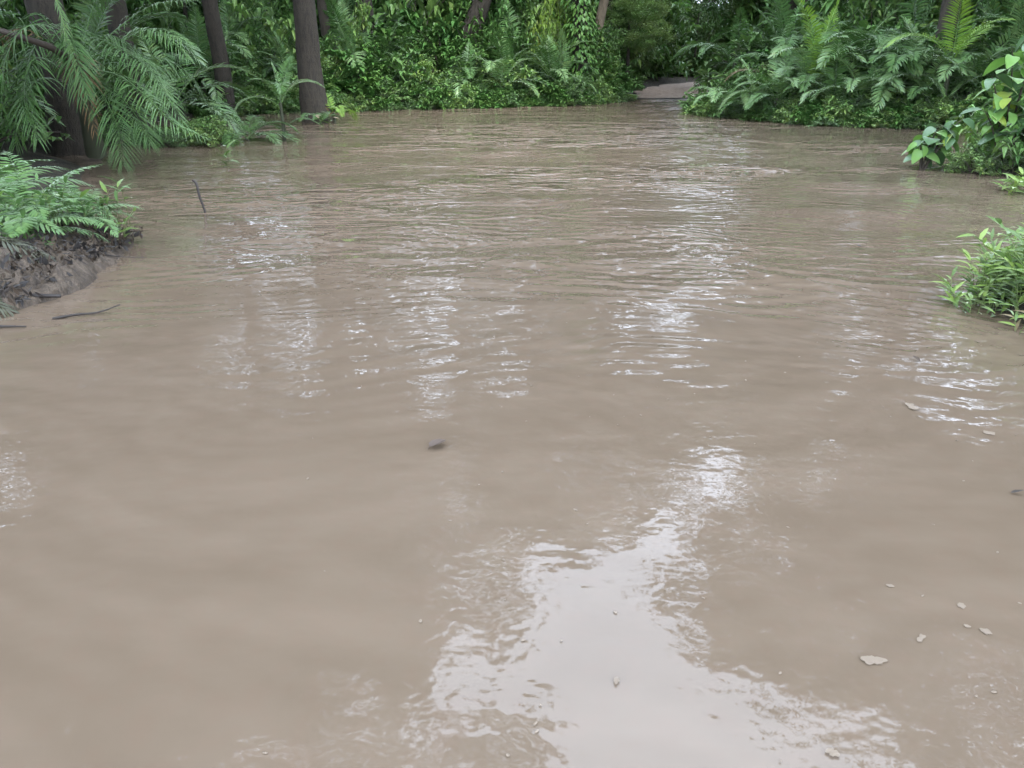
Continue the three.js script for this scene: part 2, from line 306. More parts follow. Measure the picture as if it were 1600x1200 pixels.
function shrubGeometry(seed, leaf, branches, per, ratio = 0.46) {
  const r = rngOf(seed), leaves = new Buf(), stems = new Buf();
  for (let k = 0; k < branches; k++) {
    const az = r() * 6.2832, el = Math.asin(0.12 + 0.88 * r()), R = 0.72 + 0.4 * r(), tip = V(Math.cos(az) * Math.cos(el) * R, Math.sin(el) * R, Math.sin(az) * Math.cos(el) * R);
    const c = new THREE.QuadraticBezierCurve3(V((r() - 0.5) * 0.2, -0.08, (r() - 0.5) * 0.2), V(tip.x * 0.35, tip.y * 0.75 + 0.12, tip.z * 0.35), tip);
    stems.tube([0, 0.35, 0.7, 1].map(t => c.getPoint(t)), [0.016, 0.012, 0.008, 0.003], 4);
    const bt = tint(r, 0.35);
    for (let i = 0; i < per; i++) {
      const t = 0.28 + 0.72 * Math.sqrt(r()), P = c.getPoint(Math.min(1, t)), a = r() * 6.2832, e = (r() - 0.35) * 1.3, sp = 0.10 * t;
      P.x += (r() - 0.5) * sp * 2.4; P.y += (r() - 0.5) * sp * 1.6; P.z += (r() - 0.5) * sp * 2.4;
      const d = V(Math.cos(a) * Math.cos(e), Math.sin(e), Math.sin(a) * Math.cos(e)), w = V(-Math.sin(a), (r() - 0.5) * 0.7, Math.cos(a)).normalize(), q = tint(r, 0.3).map((v, j) => v * bt[j]);
      leaves.chip(P, d, w, leaf * (0.6 + 0.8 * r()), leaf * ratio * (0.7 + 0.6 * r()), 0.25, q);
    }
  }
  return [leaves.geo(), stems.geo()];
}
const shrubs = [[1, 0.15, 34, 42], [2, 0.17, 30, 40], [3, 0.12, 38, 50], [4, 0.20, 28, 34], [5, 0.14, 26, 44], [6, 0.11, 40, 52]].map(a => shrubGeometry(300 + a[0], a[1], a[2], a[3], a[0] % 2 ? 0.42 : 0.55));
function shrub(x, z, w, h, mat, label, group, seed, opt = {}) {
  const r = rngOf(seed * 13 + 7), [lg, sg] = shrubs[opt.kind ?? Math.floor(r() * shrubs.length)];
  const o = thing(opt.name ?? 'shrub', label, opt.category ?? 'shrub', [x, opt.y ?? gh(x, z), z], r() * 6.28, group); o.scale.set(w * (0.9 + 0.2 * r()), h, w * (0.9 + 0.2 * r()));
  part('foliage', lg, mat, o); part('stem', sg, M.twig, o); return o;
}
function crownGeometry(seed, clusters, per, leaf, hollow = 0.35) { // unit crown: about 1 m across in radius, leaves in clumps with gaps
  const r = rngOf(seed), b = new Buf();
  for (let k = 0; k < clusters; k++) {
    const az = r() * 6.2832, s = r() * 2 - 1, R = Math.cbrt(lerp(hollow, 1, r())) * (1 + 0.28 * N3(Math.cos(az) * 1.3 + seed, s * 1.5, Math.sin(az) * 1.3));
    const q = Math.sqrt(1 - s * s), cx = Math.cos(az) * q * R, cy = s * R * (s < 0 ? 0.75 : 1), cz = Math.sin(az) * q * R, size = 0.12 + 0.10 * r(), ct = tint(r, 0.4);
    for (let i = 0; i < per; i++) {
      const a = r() * 6.2832, e = (r() - 0.62) * 1.5, gx = (r() + r() + r() - 1.5) * size * 1.5, gy = (r() + r() - 1) * size * 0.9, gz = (r() + r() + r() - 1.5) * size * 1.5;
      const d = V(Math.cos(a) * Math.cos(e), Math.sin(e), Math.sin(a) * Math.cos(e)), w = V(-Math.sin(a), (r() - 0.5) * 0.8, Math.cos(a)).normalize();
      b.chip(V(cx + gx, cy + gy, cz + gz), d, w, leaf * (0.7 + 0.6 * r()), leaf * 0.5 * (0.7 + 0.6 * r()), 0.2, tint(r, 0.25).map((v, j) => v * ct[j]));
    }
  }
  return b.geo();
}
const crowns = [[1, 62, 180], [2, 58, 190], [3, 66, 170], [4, 50, 190], [5, 74, 175], [6, 40, 210]].map(([s, c, p]) => crownGeometry(500 + s, c, p, 0.055));
function tree(x, z, o) { // o: h height of the crown's middle, crown [rx, ry], offset of the crown, r trunk radius
  const t = thing(o.name ?? 'forest_tree', o.label, 'tree', [x, gh(x, z), z], 0, o.group), r = rngOf(o.seed * 31 + 5), b = new Buf();
  const [ox, oz] = o.off ?? [0, 0], [lx, lz] = o.lean ?? [0, 0], topY = o.h, K = 12, line = [], rr = [];
  for (let k = 0; k <= K; k++) { const q = k / K, y = -0.4 + (topY + 0.4) * q; line.push(V(lx * y + ox * q * q * q * 0.8 + 0.12 * N3(o.seed, y * 0.4, 1), y, lz * y + oz * q * q * q * 0.8 + 0.12 * N3(o.seed, y * 0.4, 7))); rr.push(o.r * (1 - 0.72 * q) * (1 + (o.flare ?? 0.5) * Math.exp(-Math.max(0, y) / 0.35))); }
  const trunk = new THREE.CatmullRomCurve3(line), fine = [], fr = []; for (let k = 0; k <= 60; k++) { const q = Math.pow(k / 60, 1.7); fine.push(trunk.getPoint(q)); const i = Math.min(K - 1, Math.floor(q * K)), f = q * K - i; fr.push(lerp(rr[i], rr[i + 1], f)); }
  b.tube(fine, fr, 16, [1, 1, 1], 0.14, o.seed); part('trunk', b.geo(), o.bark ?? M.bark, t);
  const [rx, ry] = o.crown ?? [4, 3], end = fine[60];
  if (rx > 0) {
    for (let k = 0; k < 6; k++) { const bb = new Buf(), a = k * 1.05 + r(), p0 = trunk.getPoint(0.72 + 0.04 * k), e = V(end.x + Math.cos(a) * rx * 0.7, end.y + (r() - 0.3) * ry * 0.8, end.z + Math.sin(a) * rx * 0.7), m = p0.clone().lerp(e, 0.5).add(V(0, -ry * 0.12, 0)); const c = new THREE.QuadraticBezierCurve3(p0, m, e); bb.tube([0, 0.25, 0.5, 0.75, 1].map(q => c.getPoint(q)), [0.3, 0.24, 0.18, 0.11, 0.04].map(q => q * o.r), 6); part('branch', bb.geo(), o.bark ?? M.bark, t); }
    const m = part('crown', crowns[o.kind ?? o.seed % 5], o.leaf ?? M.crown, t); m.position.copy(end); m.scale.set(rx, ry, rx); m.rotation.y = r() * 6.28; m.userData.kind = 'stuff';
    for (const [dx, dy, dz, s] of o.lobes ?? []) { const q = part('crown', crowns[o.kind ?? Math.floor(r() * 5)], o.leaf ?? M.crown, t); q.position.set(end.x + dx, end.y + dy, end.z + dz); q.scale.setScalar(s); q.rotation.y = r() * 6.28; q.userData.kind = 'stuff'; }
  }
  return t;
}

// ------------------------------------------------------------------ trees whose trunks stand in view
tree(-8.0, -14.75, { name: 'broad_tree', label: 'broad dark tree trunk behind the drooping palm fronds at far left', seed: 1, r: 0.36, h: 11.5, crown: [3.4, 2.8], off: [-1.2, 0.5], flare: 0.4 });
tree(-8.35, -24.0, { name: 'slender_tree', label: 'slender dark straight trunk above the low palm standing in the water', seed: 2, r: 0.24, h: 20.5, crown: [3.8, 3.6], off: [-1.0, 0], kind: 4, lean: [-0.015, 0], flare: 0.25 });
tree(-5.25, -22.0, { name: 'river_tree', label: 'thick grey-brown trunk standing in the water at the far left bank', seed: 3, r: 0.33, h: 16.5, crown: [2.8, 2.6], off: [0.4, 0], lean: [-0.012, 0], kind: 4, lobes: [[1.0, -1.8, -0.4, 2.4], [-5.2, -2, 1.4, 2.9], [-0.8, 4.0, 0, 2.6], [4.4, 0.7, -0.6, 1.6], [-3.8, 6.6, 1, 3.0], [5.4, 7.4, -0.6, 1.7], [2.4, 7.8, 0, 2.2], [1.2, 2.0, 0, 1.8]] });
tree(-6.5, -29.6, { name: 'slender_tree', label: 'dark trunk rising just behind the thick grey-brown trunk', seed: 4, r: 0.2, h: 14, crown: [3.8, 3.4] });
tree(-4.9, -30.5, { name: 'leaning_tree', label: 'dark trunk at the top edge leaning left above the far thicket', seed: 5, r: 0.34, h: 14.5, crown: [5, 4], lean: [-0.1, 0] });
tree(-2.4, -32.2, { name: 'leaning_tree', label: 'dark trunk slanting to the right above the middle of the far thicket', seed: 6, r: 0.42, h: 15, crown: [5, 4.4], lean: [0.38, 0] });
const vineTree = tree(2.5, -31.2, { name: 'vine_covered_tree', label: 'upright trunk wrapped in dark climbing leaves left of the sandy track', seed: 7, r: 0.3, h: 15.5, crown: [4.2, 3.8], lobes: [[-2.2, 1.6, 1, 1.8]] });
tree(3.1, -34.5, { name: 'pale_tree', label: 'pale slim trunk leaning right behind the leaf-wrapped trunk', seed: 8, r: 0.22, h: 14, crown: [3.6, 3.4], lean: [0.2, 0], bark: M.barkPale });
tree(4.1, -36.2, { name: 'slender_tree', label: 'short dark trunk left of the small round tree by the track', seed: 9, r: 0.18, h: 13, crown: [3.2, 3] });
tree(5.0, -36.4, { name: 'round_tree', label: 'small round-crowned pale green tree beside the sandy track', seed: 10, r: 0.12, h: 2.9, crown: [1.6, 1.25], leaf: M.shrubPale, lobes: [[0.9, -0.5, 0.3, 0.9], [-0.5, 0.7, 0, 1.0], [0.6, 0.8, 0.2, 1.0]] });
tree(5.3, -41.5, { name: 'pale_tree', label: 'thin pale trunk leaning right beyond the round tree', seed: 11, r: 0.13, h: 8, crown: [2.4, 2.2], lean: [0.16, 0], bark: M.barkPale });
{ // the climbing leaves on that trunk
  const b = new Buf(), r = rngOf(88);
  for (let k = 0; k < 2600; k++) { const y = 0.3 + 8 * r(), a = r() * 6.28, R = 0.30 + 0.28 * r() * (1 + 0.5 * N3(a, y, 2)), d = V(Math.cos(a) * 0.6, -0.5 - 0.4 * r(), Math.sin(a) * 0.6).normalize(); b.chip(V(Math.cos(a) * R + 0.12 * N3(7, y * 0.4, 1), y, Math.sin(a) * R), d, V(-Math.sin(a), (r() - 0.5), Math.cos(a)).normalize(), 0.13 + 0.1 * r(), 0.08 + 0.05 * r(), 0.1, tint(r, 0.4)); }
  const m = part('climbing_leaves', b.geo(), M.shrubDeep, vineTree); m.userData.kind = 'stuff';
}
// ------------------------------------------------------------------ trees whose crowns show in the water's mirror or shade the banks
const mirrored = 'tall forest tree whose crown is mirrored in the brown water', mirrorGroup = 'tall trees around the flooded clearing';
[ // x, z, middle of the crown, crown radii, offset
  [11.0, -21.5, 14.4, [4.2, 3.6], [-1.6, 0.8]], [14, -18, 13.5, [5, 4.2], [0, 0]], [15.6, -20, 10, [4.2, 4], [0, 0]], [13, -25, 12, [4.5, 4], [0, 0]], [9.8, -28.5, 10, [3.0, 3.2], [0, 0]],
  [16, -31, 15, [5.5, 5], [0, 0]], [12.5, -38, 14, [5, 5], [0, 0]], [19, -24, 13, [5, 5], [0, 0]], [1.0, -36.5, 17, [4.4, 4.4], [0, 0]], [-2.6, -38, 20, [5, 5.2], [0, 0]],
  [5.2, -45, 18.5, [4.6, 4.8], [0, 0]], [6.6, -53, 21.5, [5, 4.8], [0, 0]], [15.5, -49, 18.5, [5, 5], [0, 0]], [-9, -35, 14, [5, 4.6], [0, 0]], [-14, -30, 17, [5.4, 5], [0, 0]], [-13.5, -22, 15, [4, 4], [0, 0]],
  [-15, -15, 15, [6, 5], [0, 0]], [-11, -9, 13, [5, 4.4], [1, 0]], [-9.5, -2, 13, [5, 4], [0, 0]], [14, -10, 14, [5.4, 4.6], [0, 0]], [11.5, -3, 14, [5, 4.4], [0, 0]], [-17, -38, 19, [6, 6], [0, 0]], [20, -40, 19, [6, 6], [0, 0]],
  [-6.5, 4, 13, [5.5, 3.6], [2.2, -2]], [7, 4.5, 13.5, [5.5, 3.6], [-2, -1.5]], [0.5, 11, 14, [6, 4], [0, -2]], [-7.5, -5, 15.5, [5.2, 3.6], [1.4, 0]], [9.5, -7, 15.5, [5, 3.6], [-1, 0]], [-20, -25, 17, [6, 6], [0, 0]], [-6, -48, 18, [6, 6], [0, 0]], [0.5, -54, 18, [6, 6], [0, 0]], [-24, -46, 18, [7, 7], [0, 0]], [5.5, -66, 15, [7, 7], [0, 0]], [20, -68, 14, [7, 7], [0, 0]], [26, -30, 17, [7, 6.5], [0, 0]], [-12, -62, 16, [8, 8], [0, 0]],
  [-16, -25.5, 10.5, [4.5, 4], [0, 0]], [12.8, -44, 13, [4, 4.5], [-1.5, 0]], [13.2, -84, 13, [8, 7], [0, 0]], [4.6, -48, 9.5, [3.6, 3.2], [2.6, 0]], [9.6, -58, 10, [4, 3.4], [0, 0]], [9, -88, 12, [8, 7], [0, 0]], [-9.8, -11.5, 7.4, [4.6, 2.2], [2.6, 0]], [-10.5, -15.5, 8.6, [5, 2.4], [2.5, 0]], [-8.8, -19, 9, [4.2, 2.4], [1, 0]], [17, -36, 11, [5, 5], [0, 0]],
].forEach(([x, z, h, crown, off], k) => tree(x, z, { kind: k ? undefined : 4, lobes: k ? [] : [[-1.2, -1.0, 0, 2.6], [0.9, 1.2, 1, 2.4]], label: mirrored, group: mirrorGroup, seed: 40 + k, h, crown, off, r: 0.26 + 0.012 * (k % 7), flare: 0.4 }));

{ // the storey below: younger trees that close the wood between the trunks
  const r = rngOf(515), spots = [];
  for (let k = 0; k < 64; k++) {
    const az = (-46 + 92 * (k + 0.8 * (r() - 0.5)) / 63) * rad, d = (k % 2 ? 34 : 44) + 9 * r(), x = Math.sin(az) * d, z = -Math.cos(az) * d;
    if (Math.abs(x - trackX(Math.min(-33, z))) < 3.6) continue;
    const gap = [-23, -15, -7.2, -2.8, 11.2, 22].some(g => Math.abs(az / rad - g) < 2.2); if (gap && k % 2 === 0) continue;
    spots.push([x, z, (k % 2 ? 4.6 : 8.5) + 3.4 * r(), 2.6 + 1.0 * r()]);
  }
  for (let k = 0; k < 12; k++) { const s = k % 2 ? 1 : -1; spots.push([s * (13.5 + 3 * r()), -6 - 3.2 * k + 2 * r(), 5 + 3.5 * r(), 2.8 + r()]); }
  spots.push([7.6, -60, 5, 3.6], [9.5, -71, 6, 4], [16, -70, 6, 4], [13.8, -60, 5.5, 3.6], [15.4, -66, 6, 4.4], [12.4, -57, 4.2, 2.6], [12.5, -82, 4.5, 5], [7.5, -80, 5, 5], [17.5, -80, 5, 5], [20, -58, 5, 3.6], [11, -62, 4, 3.4], [13.5, -64, 4, 3.4], [6, -52, 4.6, 3.0], [13.6, -46, 4.6, 2.8]);
  spots.forEach(([x, z, h, w], k) => tree(x, z, { name: 'young_tree', label: 'young leafy tree filling the wood between the taller trunks', group: 'young trees of the middle storey', seed: 120 + k, h, crown: [w, w * 1.15], r: 0.1, kind: k % 3 ? 5 : 3, leaf: k % 3 ? M.crown : M.shrubDeep }));
}
// ------------------------------------------------------------------ the far thicket: shrubs and palms in rows along the bank
const shore = [[-9.0, -24.4], [-7.6, -25.9], [-5.7, -26.6], [-2.2, -28.2], [2.3, -30.1], [4.3, -33.0]];
const along = t => { const k = Math.min(shore.length - 2, Math.floor(t * (shore.length - 1))), f = t * (shore.length - 1) - k; return [lerp(shore[k][0], shore[k + 1][0], f), lerp(shore[k][1], shore[k + 1][1], f)]; };
{
  const r = rngOf(9), mats = [M.shrub, M.shrubDeep, M.shrub, M.shrubPale, M.shrubPale, M.shrubDeep];
  const rows = [[26, 0.1, 0.75, 0.7, 'low leafy shrub at the water edge of the far thicket', 'low shrubs along the far bank'], [24, 1.1, 1.1, 1.35, 'waist-high leafy shrub in the far thicket', 'middle shrubs of the far thicket'], [22, 2.6, 1.4, 2.3, 'tall leafy shrub at the back of the far thicket', 'tall shrubs of the far thicket'], [20, 4.6, 1.8, 3.4, 'high bushy growth filling the forest edge behind the far thicket', 'bushes at the forest edge']];
  let seed = 1;
  for (const [n, back, w, h, label, group] of rows) for (let k = 0; k < n; k++) {
    const [x0, z0] = along((k + 0.5 * r()) / n), x = x0 + (r() - 0.5) * 0.6 - back * 0.15, z = z0 - back - (r() - 0.4) * 0.7;
    if (Math.abs(x - trackX(Math.min(-33, z))) < 2.6) continue;
    shrub(x, z, w * (0.75 + 0.6 * r()), h * (0.7 + 0.65 * r()), mats[Math.floor(r() * mats.length)], label, group, seed++);
  }
  for (let k = 0; k < 30; k++) {
    const [x0, z0] = along(r() * 0.94), back = 0.5 + 3.6 * r(), x = x0 - back * 0.1, z = z0 - back;
    palm(x, z, 0.75 + 0.5 * r(), 7 + Math.floor(4 * r()), [M.palm, M.palmDeep, M.palmPale], 'feathery palm growing among the shrubs of the far thicket', 'palms in the far thicket', 900 + k, { stem: 0.2 + back * 0.42 * (0.6 + 0.6 * r()) });
  }
  // bright new growth hanging near the leaf-wrapped trunk
  for (let k = 0; k < 5; k++) shrub(1.2 + 0.35 * k - 0.4 * (k % 2), -31.8 - 0.5 * (k % 3), 0.7, 2.6 + 0.9 * (k % 3), M.shrubLime, 'bright yellow-green creeper beside the leaf-wrapped trunk', 'bright creepers by the leaf-wrapped trunk', 60 + k, { name: 'creeper', category: 'creeper' });
}
// beyond the track and on both sides: the wood that reads as one mass
{
  const r = rngOf(404), list = [];
  for (let k = 0; k < 1500; k++) {
    const z = -37 - 50 * Math.pow(r(), 1.2), x = (r() * 2 - 1) * (16 + -z * 0.62);
    if (z > -68 && Math.abs(x - trackX(z)) < 3.2 + (-37 - z) * 0.02) continue;
    list.push([x, z, 1.6 + 1.6 * r(), 2.2 + 3.6 * r()]);
  }
  for (let k = 0; k < 90; k++) list.push([5 + 12 * r(), -61 - 16 * r(), 1.8 + r(), 2 + 4 * r()]);
  for (let k = 0; k < 260; k++) { const s = r() < 0.5 ? -1 : 1, z = 4 - 40 * r(), x = s > 0 ? 13.5 + 12 * r() : -10.5 - 14 * r() - (z > -12 ? -2 : 0); list.push([x, z, 1.3 + 1.4 * r(), 1.8 + 3.4 * r()]); }
  [M.shrub, M.shrubDeep, M.crown].forEach((mat, v) => {
    const mine = list.filter((_, k) => k % 3 === v), m = new THREE.InstancedMesh(shrubs[v * 2][0], mat, mine.length), q = new THREE.Object3D();
    mine.forEach(([x, z, w, h], k) => { q.position.set(x, gh(x, z) - 0.1, z); q.rotation.y = k * 1.7; q.scale.set(w, h, w); q.updateMatrix(); m.setMatrixAt(k, q.matrix); });
    m.name = ['forest_undergrowth', 'forest_thicket', 'forest_foliage'][v]; m.userData = { kind: 'stuff', label: ['mid green undergrowth filling the wood behind the clearing', 'deep green thicket filling the wood behind the clearing', 'dark foliage filling the wood behind the clearing'][v], category: 'undergrowth' };
    shade(m); scene.add(m);
  });
}
{ // low leaves trailing into the water along the far and right shores
  const r = rngOf(818), right = [[5.95, -25.2], [5.95, -24.5], [7.65, -21.0], [9.6, -20.0], [11.8, -18.6], [12.6, -18]], lines = [shore.map(([x, z]) => [x, z + 0.35]), right];
  [M.shrub, M.shrubPale, M.shrubDeep].forEach((mat, v) => {
    const m = new THREE.InstancedMesh(shrubs[[3, 1, 3][v]][0], mat, 110), q = new THREE.Object3D();
    for (let k = 0; k < 110; k++) { const L = lines[k % 5 < 3 ? 0 : 1], t = r() * (L.length - 1), i = Math.min(L.length - 2, Math.floor(t)), f = t - i, x = lerp(L[i][0], L[i + 1][0], f), z = lerp(L[i][1], L[i + 1][1], f); q.position.set(x + (r() - 0.5) * 0.3, -0.06, z - 0.25 * r() + 0.12); q.rotation.y = r() * 6; const w = 0.3 + 0.45 * r() * r(); q.scale.set(w * 1.25, w * (0.6 + 0.8 * r()), w); q.updateMatrix(); m.setMatrixAt(k, q.matrix); }
    m.name = numbered('bank_cover'); m.userData = { kind: 'stuff', label: ['mid green leaves trailing into the water along the shores', 'pale green leaves trailing into the water along the shores', 'dark leaves trailing into the water along the shores'][v], category: 'ground cover' }; shade(m); scene.add(m);
  });
}
// ------------------------------------------------------------------ the right bank: palms over shrubs
{
  const r = rngOf(21), edge = [[6.0, -24.8], [7.7, -21.3], [9.7, -20.3], [12, -18.8]], on = t => { const k = Math.min(2, Math.floor(t * 3)), f = t * 3 - k; return [lerp(edge[k][0], edge[k + 1][0], f), lerp(edge[k][1], edge[k + 1][1], f)]; };
  const mats = [M.shrub, M.shrubPale, M.shrub, M.shrubDeep]; let s = 200;
  for (const [n, back, w, h, label, group] of [[17, 0.15, 0.55, 0.55, 'low leafy plant along the water edge under the right bank palms', 'low plants along the right bank'], [13, 1.0, 0.8, 0.95, 'leafy shrub among the right bank palms', 'shrubs on the right bank'], [12, 2.8, 1.3, 1.9, 'tall shrub behind the right bank palms', 'tall shrubs behind the right bank palms'], [12, 5.5, 1.8, 3.2, 'high bush at the forest edge behind the right bank', 'high bushes behind the right bank']])
    for (let k = 0; k < n; k++) { const [x0, z0] = on((k + 0.6 * r()) / n), x = x0 + back * 0.45 + (r() - 0.5) * 0.4, z = z0 - back * 0.75 + (r() - 0.5) * 0.4; shrub(x, z, w * (0.8 + 0.5 * r()), h * (0.75 + 0.5 * r()), mats[Math.floor(r() * 4)], label, group, s++); }
  const P = [M.palmPale, M.palm, M.palmPale], grp = 'palms of the right bank clump';
  [[6.3, -24.3, 0.75, 0.3, 'slim palm at the left end of the right bank beside the sandy track'], [6.9, -23.4, 0.85, 0.35], [7.3, -22.6, 0.95, 0.5], [8.1, -22.6, 1.1, 0.8], [8.4, -21.6, 0.95, 0.35], [9.0, -21.4, 1.0, 0.5], [9.2, -22.4, 1.25, 1.1], [9.9, -21.4, 1.15, 0.8], [10.4, -20.8, 1.05, 0.4], [10.6, -21.8, 1.3, 1.2], [11.3, -20.6, 1.2, 0.7], [12.2, -20.2, 1.2, 0.8], [8.0, -24.6, 1.3, 1.2], [9.6, -24.4, 1.4, 1.5], [11.2, -23.5, 1.4, 1.6], [12.8, -22, 1.4, 1.3], [7.0, -26.4, 1.3, 1.3], [8.4, -27, 1.4, 1.6]].forEach(([x, z, size, stem, own], k) =>
    palm(x - (k > 11 ? 0 : 0.12), z + (k > 11 ? 0 : 0.35), size * 0.92, 12 + k % 4, k > 11 ? [M.palm, M.palmDeep] : P, own ?? (k > 11 ? 'large dark palm at the back of the right bank clump' : `glossy green palm, ${['', 'second', 'third', 'fourth', 'fifth', 'sixth', 'seventh', 'eighth', 'ninth', 'tenth', 'eleventh', 'last'][k]} from the left in the right bank clump`), own ? undefined : k > 11 ? 'large palms at the back of the right bank' : grp, 700 + k, { stem, kinds: k > 11 ? undefined : [2, 3, 1, 4, 3, 5, 2, 0, 4] }));
  palm(8.0, -22.0, 1.15, 4, [M.palmLime], 'bright lime-green palm with upright fronds on the right bank', undefined, 761, { stem: 0.75, kinds: [6, 0, 6, 1] });
  palm(10.5, -20.0, 1.0, 4, [M.palmLime], 'lime-green palm above the broad-leaved bush at right', undefined, 764, { stem: 1.3, kinds: [0, 1, 2, 1] });
  palm(7.15, -23.9, 0.7, 4, [M.palmDry], 'withered orange-brown palm at the back of the right bank', undefined, 767, { stem: 1.0, kinds: [4, 5, 3, 4] });
}
// ------------------------------------------------------------------ left: the drooping palm, low palms in the water
{
  const o = thing('drooping_palm', 'large dark palm with fronds drooping to the water at left', 'palm', [0, 0, 0]);
  const b = new Buf(); b.tube(pts([[-7.0, 0.1, -13.5], [-6.85, 0.8, -13.2], [-6.7, 1.5, -12.9]]), [0.16, 0.13, 0.1], 9, [1, 1, 1], 0.2, 3); part('stem', b.geo(), M.stem, o);
  const F = [
    [[[-6.7, 1.5, -12.9], [-6.34, 1.86, -12.7], [-5.7, 1.7, -12.3], [-5.16, 1.45, -11.9], [-4.83, 1.03, -11.6]], M.palmDeep, 0.42],
    [[[-6.7, 1.45, -12.9], [-5.86, 1.35, -12.4], [-5.33, 1.08, -12], [-4.92, 0.73, -11.8], [-4.43, 0.55, -11.6]], M.palm, 0.40],
    [[[-6.7, 1.4, -12.8], [-6.24, 1.15, -12.5], [-5.98, 0.66, -12.3], [-5.95, 0.12, -12.2]], M.palmDeep, 0.55],
    [[[-6.7, 1.5, -12.9], [-6.21, 1.74, -13.1], [-5.72, 2.0, -13], [-5.27, 1.91, -12.8], [-4.82, 1.58, -12.5]], M.palm, 0.40],
    [[[-6.38, 2.5, -12], [-6.32, 2.18, -12], [-6.31, 1.81, -12], [-6.29, 1.43, -12]], M.palmPale, 0.2],
    [[[-6.7, 1.5, -12.6], [-6.21, 1.99, -11.4], [-6.33, 1.94, -11], [-6.53, 1.56, -10.8], [-6.65, 0.83, -10.6]], M.palmDeep, 0.5],
    [[[-6.7, 1.4, -12.6], [-6.53, 1.56, -11.4], [-6.63, 1.12, -11.2], [-6.46, 0.59, -11]], M.palmDeep, 0.5],
    [[[-6.7, 1.2, -12.6], [-6.62, 1.31, -11.6], [-6.73, 0.99, -11.2], [-6.77, 0.51, -11]], M.palmDeep, 0.5],
    [[[-6.94, 1.5, -13.4], [-6.33, 2.07, -13.8], [-5.67, 2.36, -13.6], [-4.9, 2.41, -13.2]], M.palm, 0.5],
    [[[-6.78, 1.41, -13.2], [-6.08, 1.88, -13.4], [-5.38, 2.0, -13], [-4.78, 1.77, -12.6]], M.palm, 0.5],
    [[[-6.76, 1.45, -13.1], [-6.02, 1.51, -13], [-5.4, 1.24, -12.6], [-4.94, 0.71, -12.2]], M.palmDeep, 0.5],
    [[[-6.81, 1.32, -13.1], [-6.24, 1.14, -12.9], [-5.78, 0.73, -12.6], [-5.57, 0.37, -12.4]], M.palmDeep, 0.5],
    [[[-6.85, 1.3, -13.1], [-6.9, 1.9, -12.4], [-7.1, 2.2, -11.8], [-7.3, 1.9, -11.1]], M.palmDeep, 0.5],
    [[[-6.9, 1.3, -13.1], [-6.6, 2.1, -13.3], [-6.3, 2.5, -13.2], [-5.9, 2.5, -12.9]], M.palm, 0.5],
  ];
  F.forEach(([p, mat, len], k) => { const m = part('frond', frondGeometry(pts(p), { n: 36, len: len * 0.88, width: 0.020, spread: 0.34, droop: 0.5, lift: 0.1, seed: 50 + k, start: 0.14, rachis: 0.014 }), mat, o); if (k === 4) m.userData.label = 'narrow pale hanging frond'; });
  const fr = rngOf(4242);
  for (let k = 0; k < 12; k++) { // older fronds tangled below and behind
    const a = fr() * 6.28, L = 1.2 + 0.7 * fr(), up = 0.2 + 0.9 * fr(), e = V(-6.75 + Math.cos(a) * L, 0.35 + 1.2 * fr(), -13.1 + Math.sin(a) * L * 0.8);
    part('frond', frondGeometry([V(-6.75, 1.4, -13), V(-6.75 + Math.cos(a) * L * 0.4, 1.4 + up * 0.8, -13 + Math.sin(a) * L * 0.35), V(-6.75 + Math.cos(a) * L * 0.8, 1.35 + up * 0.4, -13.05 + Math.sin(a) * L * 0.65), e], { n: 28, len: 0.34 + 0.12 * fr(), width: 0.025, droop: 0.6, lift: 0.05, spread: 0.45, seed: 1700 + k, rachis: 0.012 }), k % 5 === 4 ? M.palmDry : M.palmDeep, o);
  }
  const br = new Buf(); br.tube(pts([[-7.4, 2.15, -10.6], [-6.63, 1.92, -11], [-6.45, 1.82, -11.3], [-6.45, 1.73, -11.8], [-6.55, 1.5, -12.6]]), [0.03, 0.035, 0.04, 0.045, 0.05], 6, [1, 1, 1], 0.2); part('petiole', br.geo(), M.twig, o);
  const D = [M.palm, M.palmDeep, M.palmPale];
  palm(-8.6, -16.6, 1.4, 11, D, 'tall palm in the gloom behind the broad trunk', undefined, 801, { stem: 1.0 });
  palm(-9.6, -13.6, 1.3, 10, D, 'dark palm at the left edge behind the drooping fronds', undefined, 802, { stem: 0.8 });
  palm(-7.5, -18.2, 1.2, 10, [M.palm, M.palmPale], 'palm with bright fronds right of the broad trunk', undefined, 803, { stem: 0.7 });
  palm(-9.9, -20.5, 1.5, 11, D, 'tall palm left of the slender dark trunk', undefined, 804, { stem: 1.3 });
  palm(-9.3, -25.0, 1.3, 10, D, 'dark palm behind the slender dark trunk', undefined, 805, { stem: 0.9 });
  palm(-5.45, -16.6, 0.62, 11, [M.palm, M.palm, M.palmPale], 'low bushy palm growing out of the water below the slender trunk', undefined, 806, { y: -0.06, stem: 0.1, kinds: [2, 1, 3, 2, 4, 3, 1, 4, 2, 3, 5] });
  palm(-4.75, -16.8, 0.58, 7, [M.palm, M.palmPale], 'thin-stemmed young palm standing in the water beside the low bushy palm', undefined, 807, { y: -0.1, stem: 0.85, kinds: [0, 1, 2, 6, 2, 1, 3], name: 'young_palm' });
  palm(-5.0, -21.2, 0.5, 7, [M.palm], 'small palm at the foot of the thick grey-brown trunk', undefined, 808, { y: -0.05, stem: 0.06, kinds: [2, 3, 4, 1, 3] });
  palm(-4.75, -21.8, 0.6, 3, [M.palmLime], 'few lime-green fronds on the right of the thick trunk', undefined, 809, { y: -0.05, stem: 0.3, kinds: [1, 3, 5] });
  const grp = 'shrubs on the left shore', q = rngOf(33);
